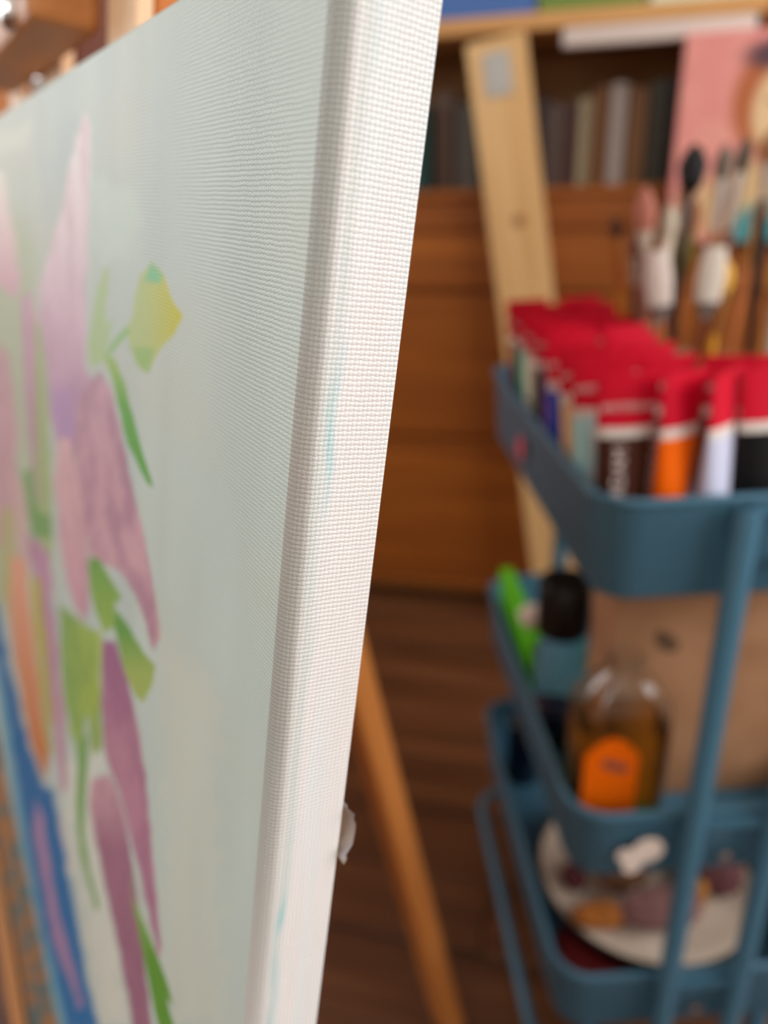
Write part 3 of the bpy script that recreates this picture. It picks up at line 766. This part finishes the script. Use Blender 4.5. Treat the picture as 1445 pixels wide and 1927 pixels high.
BR = [(0, -.012, -.012, (.147, .25, 1.026), .0105, (60, 40, 30), m_black, (12, 10, 10), .034, .012, 'mop brush with a round black head beside the portrait'),
      (0, .014, -.01, (.176, .25, 1.025), .0065, (150, 90, 40), m_steel, (110, 96, 84), .03, .045, 'round brush with long bright ferrule and grey hair'),
      (0, .02, .006, (.196, .252, 1.03), .0062, (120, 60, 30), m_steel, (96, 84, 70), .03, .05, 'slanting brush with bright ferrule and olive grey hair'),
      (1, .004, -.020, (.212, .244, 1.035), .006, (40, 30, 28), m_steel, (150, 100, 60), .028, .03, 'dark handled brush with sable hair in the stoneware cup'),
      (0, -.022, .0, (.104, .25, .992), .0085, (150, 96, 78), m_stone, (172, 104, 86), .04, .02, 'flat brush with salmon pink bristles leaning out to the tubes'),
      (0, -.018, .014, (.128, .245, .975), .0065, (214, 196, 178), mat('cream_enamel', L(226, 208, 190), .3), (190, 178, 158), .03, .07, 'brush with a cream painted ferrule leaning away from the portrait'),
      (2, -.016, -.014, (.086, .275, .965), .0055, (190, 120, 40), m_brass, (84, 44, 24), .02, .05, 'thin brush with a brass ferrule standing by itself above the tubes'),
      (0, -.004, -.022, (.112, .225, .936), .0125, (170, 100, 50), m_dullsteel, (206, 190, 180), .05, .02, 'wide flat brush with white bristles just above the red tube ends', True),
      (0, .006, -.022, (.166, .222, .938), .013, (120, 60, 30), m_dullsteel, (206, 194, 180), .05, .02, 'wide flat brush with off white bristles below the bright ferrules', True),
      (0, .022, -.014, (.182, .23, .925), .008, (216, 150, 40), m_brass, (210, 160, 60), .03, .04, 'short brush with golden bristles and brass ferrule'),
      (0, .0, .016, (.150, .26, .955), .009, (110, 70, 30), m_brass, (128, 122, 30), .045, .03, 'brush with olive green stained bristles amid the bunch'),
      (1, .018, -.022, (.238, .236, .985), .008, (196, 180, 170), m_steel, (206, 196, 186), .035, .05, 'pale handled brush with whitish bristles in the stoneware cup'),
      (1, .012, -.01, (.247, .25, .93), .009, (216, 150, 60), m_brass, (200, 140, 60), .04, .03, 'ochre handled brush with straw bristles in the stoneware cup'),
      (1, .02, .01, (.262, .26, .96), .007, (120, 40, 30), m_steel, (120, 80, 60), .03, .04, 'red brown handled brush in the stoneware cup'),
      (2, .012, -.014, (.168, .31, 1.0), .006, (150, 60, 50), m_steel, (160, 110, 80), .03, .04, 'red handled brush in the farther stoneware cup'),
      (2, -.002, .016, (.128, .33, .945), .006, (90, 50, 40), m_dullsteel, (110, 60, 50), .025, .03, 'dark brown brush low in the farther stoneware cup'),
      (2, .018, .008, (.190, .33, .975), .0065, (210, 120, 60), m_brass, (150, 90, 50), .03, .04, 'orange handled brush in the farther stoneware cup'),
      (3, -.012, -.012, (.226, .33, 1.0), .006, (60, 60, 66), m_steel, (170, 150, 120), .03, .04, 'grey handled brush in the far glass jar'),
      (3, .012, -.008, (.262, .33, .975), .007, (190, 110, 60), m_brass, (180, 130, 80), .03, .04, 'amber handled brush in the far glass jar')]
for q in BR: brush(*q)

# ------------------------------------------------------------------ middle basket
Z2 = .470 - .080 + .0055
# amber oil bottle
bt = thing('oil_bottle', 'clear bottle of amber oil with an orange label in the middle basket', 'bottle', MT @ T(.0565, .060, Z2) @ RZ(-4))
def rb(hx, hy, r, z, n=6):
    return [(p[0] - hx, p[1] - hy, z) for p in rrect(0, r, n, hx * 2, hy * 2)]
def oval(r, z, n=28): # same vertex count as rb(n=6)
    return [(r * math.cos(2 * math.pi * (i + .5) / n), r * math.sin(2 * math.pi * (i + .5) / n), z) for i in range(n)]
HB_, HY = .0445, .030
outer = [rb(HB_ - .004, HY - .004, .014, 0), rb(HB_, HY, .018, .004), rb(HB_, HY, .018, .150), rb(HB_ - .003, HY - .002, .019, .164), rb(HB_ - .016, HY - .010, .018, .182), oval(.016, .192), oval(.0145, .196), oval(.0145, .206), oval(.0125, .206), oval(.0125, .194), rb(HB_ - .018, HY - .012, .016, .180), rb(HB_ - .006, HY - .005, .017, .162), rb(HB_ - .003, HY - .003, .016, .150), rb(HB_ - .003, HY - .003, .015, .008), rb(HB_ - .006, HY - .006, .012, .005)]
MB().loft(outer, True, True).build('glass_body', m_glass, bt, True)
inner = [rb(HB_ - .0055, HY - .0055, .012, .0046), rb(HB_ - .0026, HY - .0026, .015, .0076), rb(HB_ - .0026, HY - .0026, .015, .138)]
MB().loft(inner, True, True).build('oil', m_oil, bt, True)
MB().tube([(.0165 * math.cos(q * math.pi / 12), .0165 * math.sin(q * math.pi / 12), .205) for q in range(24)], .0028, 8, True).build('neck_ring', m_glass, bt, True)
lab = []
for i in range(13):
    q = i / 12; lab.append((-.038 + .050 * q, .030 + .088 + .020 * math.sin(math.pi * q)))
m_orange = mat('orange_paper_label', L(255, 112, 0), .6, spec=.2)
pts = [(-.038, .030)] + lab + [(.012, .030)]
lb_ = MB().loft([[(x, -HY - .0003, z) for x, z in pts], [(x, -HY - .0009, z) for x, z in pts]]).build('paper_label', m_orange, bt)
sw = union_blob([(.0, .0, .006), (.008, -.003, .005), (-.007, .003, .005)])
MB().loft([[(x, -HY - .0010, z) for x, z in sw], [(x, -HY - .0014, z) for x, z in sw]]).build('label_emblem', mat('label_emblem_ink', L(150, 84, 66), .6), lb_, False, T(-.010, 0, .106))
MB().box(-.038, .012, -HY - .0014, -HY - .0010, .034, .043).build('label_strip', mat('label_strip_paper', L(214, 160, 130), .6), lb_)
# clear bottle with a black cap
jb = thing('solvent_bottle', 'small clear bottle with a wide black cap in the middle basket', 'bottle', MT @ T(.0385, .200, Z2))
MB().lathe([(.0001, 0), (.027, 0), (.029, .003), (.029, .110), (.026, .128), (.0215, .138), (.0215, .150), (.0001, .150)], 28).build('glass_body', m_glass, jb, True)
MB().lathe([(.0001, .004), (.0265, .004), (.0265, .045), (.0001, .045)], 24).build('solvent', mat('navy_liquid', L(26, 40, 70), .1), jb, True)
MB().lathe([(.0001, .146), (.027, .146), (.0285, .149), (.0285, .206), (.026, .210), (.0001, .210)], 28).build('screw_cap', m_black, jb, True)
gb = thing('green_case', 'bright green plastic case standing along the middle basket side', 'case', MT @ T(.0112, .234, Z2))
m_green = mat('lime_green_plastic', L(98, 204, 30), .45)
MB().box(0, .017, 0, .180, 0, .094, .002).build('case_body', m_green, gb)
MB().box(-.0003, .0173, -.0003, .1803, .0942, .112, .002).build('case_lid', m_green, gb)
cb_ = MB(); bmesh.ops.create_icosphere(cb_.bm, subdivisions=3, radius=.0155)
for v in cb_.bm.verts: v.co *= 1 + .09 * math.sin(v.co.x * 400 + 2) * math.sin(v.co.z * 330)
tag(cb_.build('cotton_ball', mat('cotton', L(236, 214, 200), .9), None, True, MT @ T(.0195, .262, Z2 + .127)), 'white cotton ball sitting on top of the green case', 'cotton ball')
# kraft box
kb = thing('cardboard_box', 'brown kraft cardboard box behind the amber oil bottle', 'box', MT @ T(.057, .0975, Z2))
m_kraft = noisy('kraft_card', L(170, 122, 86), L(182, 134, 98), (20, 20, 20), .8, .05)
MB().box(0, .205, 0, .07, 0, .262, .0015).build('carton', m_kraft, kb)
MB().box(.0, .205, -.0016, -.0002, .185, .2615, .0004).build('flap', m_kraft, kb)
st_ = union_blob([(0, 0, .009), (.007, -.006, .008), (-.004, .006, .006)])
MB().loft([[(x, -.0017, z) for x, z in st_], [(x, -.0020, z) for x, z in st_]]).build('printed_mark', mat('kraft_print', L(104, 76, 54), .8), kb, False, T(.050, 0, .196))
# crumpled tissue by the label
def crumple(name, r, sc, m, mtx, seed, amp=.35):
    b = MB(); bmesh.ops.create_icosphere(b.bm, subdivisions=4, radius=1)
    rr = random.Random(seed); dirs = [(Vector((rr.gauss(0, 1), rr.gauss(0, 1), rr.gauss(0, 1))).normalized(), rr.uniform(3, 9), rr.uniform(0, 6)) for _ in range(9)]
    zmin = 0
    for v in b.bm.verts:
        s = sum(abs(math.sin(v.co.dot(d) * f + p)) for d, f, p in dirs) / 9
        v.co = Vector((v.co.x * sc[0], v.co.y * sc[1], v.co.z * sc[2])) * r * (1 - amp + amp * 1.6 * s)
    zmin = min(v.co.z for v in b.bm.verts)
    for v in b.bm.verts: v.co.z -= zmin
    return b.build(name, m, None, True, mtx)
tag(crumple('crumpled_tissue', .016, (1.3, .8, .9), mat('pink_tissue', L(222, 180, 158), .9), MT @ T(.068, .0155, Z2), 5), 'crumpled pinkish tissue in front of the orange label', 'tissue')

# ------------------------------------------------------------------ bottom basket
Z3 = .252 - .086 + .0055
tag(crumple('red_cloth', .035, (1.2, 1.5, .26), noisy('dark_red_cotton', L(96, 10, 12), L(120, 18, 18), (200, 200, 200), .9, .2), MT @ T(.064, .076, Z3 + .0002), 9, .2), 'dark red cloth folded under the round dish', 'cloth')
dish = thing('palette_dish', 'round off white dish with a black rim in the bottom basket', 'dish', MT @ T(.150, .160, Z3 + .030))
R_ = .128
MB().lathe([(.0001, 0), (R_ * .9, 0), (R_ * .985, .009), (R_ * .985, .010), (R_ * .93, .010), (R_ * .86, .0045), (.0001, .0042)], 56).build('plate', noisy('dish_glaze', L(206, 186, 166), L(220, 202, 184), (30, 30, 30), .5, .02), dish, True)
MB().lathe([(R_ * .93, -.008), (R_ * .995, -.002), (R_ * 1.015, .0085), (R_ * .987, .0095), (R_ * .985, .0088), (R_ * .9, -.001), (R_ * .88, -.008)], 56).build('black_rim', m_black, dish, True)
MB().lathe([(.0001, -.0302), (.06, -.0302), (.06, -.001), (.0001, -.001)], 32).build('turntable_foot', m_black, dish, True)
zd = Z3 + .030 + .0046
rag = [('brown_rag', .034, (1.0, .8, .75), (112, 72, 44), (.112, .146), 'brown paint rag in the middle of the round dish', 'rag', 11),
       ('orange_rag', .022, (1.5, .7, .6), (188, 110, 40), (.075, .095), 'orange brown rag end at the rim of the round dish', 'rag', 12),
       ('mauve_rag', .029, (1.6, .8, .7), (140, 96, 92), (.142, .093), 'mauve crumpled rag lying on the round dish', 'rag', 13),
       ('ochre_cork', .014, (.8, .8, 1.5), (196, 130, 56), (.192, .108), 'ochre lump standing on the round dish beside the pole', 'lump', 14),
       ('plum_rag', .026, (1.1, 1.1, .9), (104, 58, 60), (.225, .135), 'plum coloured rag on the round dish beyond the pole', 'rag', 15),
       ('grey_rag', .036, (1.1, .9, .7), (84, 66, 56), (.176, .182), 'dark grey brown rag behind the mauve one on the dish', 'rag', 16),
       ('maroon_rag', .015, (1.0, 1.2, .8), (96, 40, 46), (.058, .150), 'small maroon rag at the side of the round dish', 'rag', 17)]
for nm, r, sc, c_, (pa, pb_), lb, ct, sd in rag:
    tag(crumple(nm, r, sc, noisy('rag_%d' % sd, L(*[int(q * .8) for q in c_]), L(*c_), (70, 70, 70), .9, .2), MT @ T(pa, pb_, zd), sd), lb, ct)
nb = thing('navy_jar', 'dark navy jar at the far end of the bottom basket', 'jar', MT @ T(.046, .375, Z3))
MB().lathe([(.0001, 0), (.022, 0), (.024, .003), (.024, .075), (.0195, .085), (.0001, .085)], 24).build('glass_body', mat('navy_glass', L(14, 24, 44), .2), nb, True)
MB().lathe([(.0001, .0852), (.021, .0852), (.021, .103), (.019, .105), (.0001, .105)], 24).build('lid', m_black, nb, True)
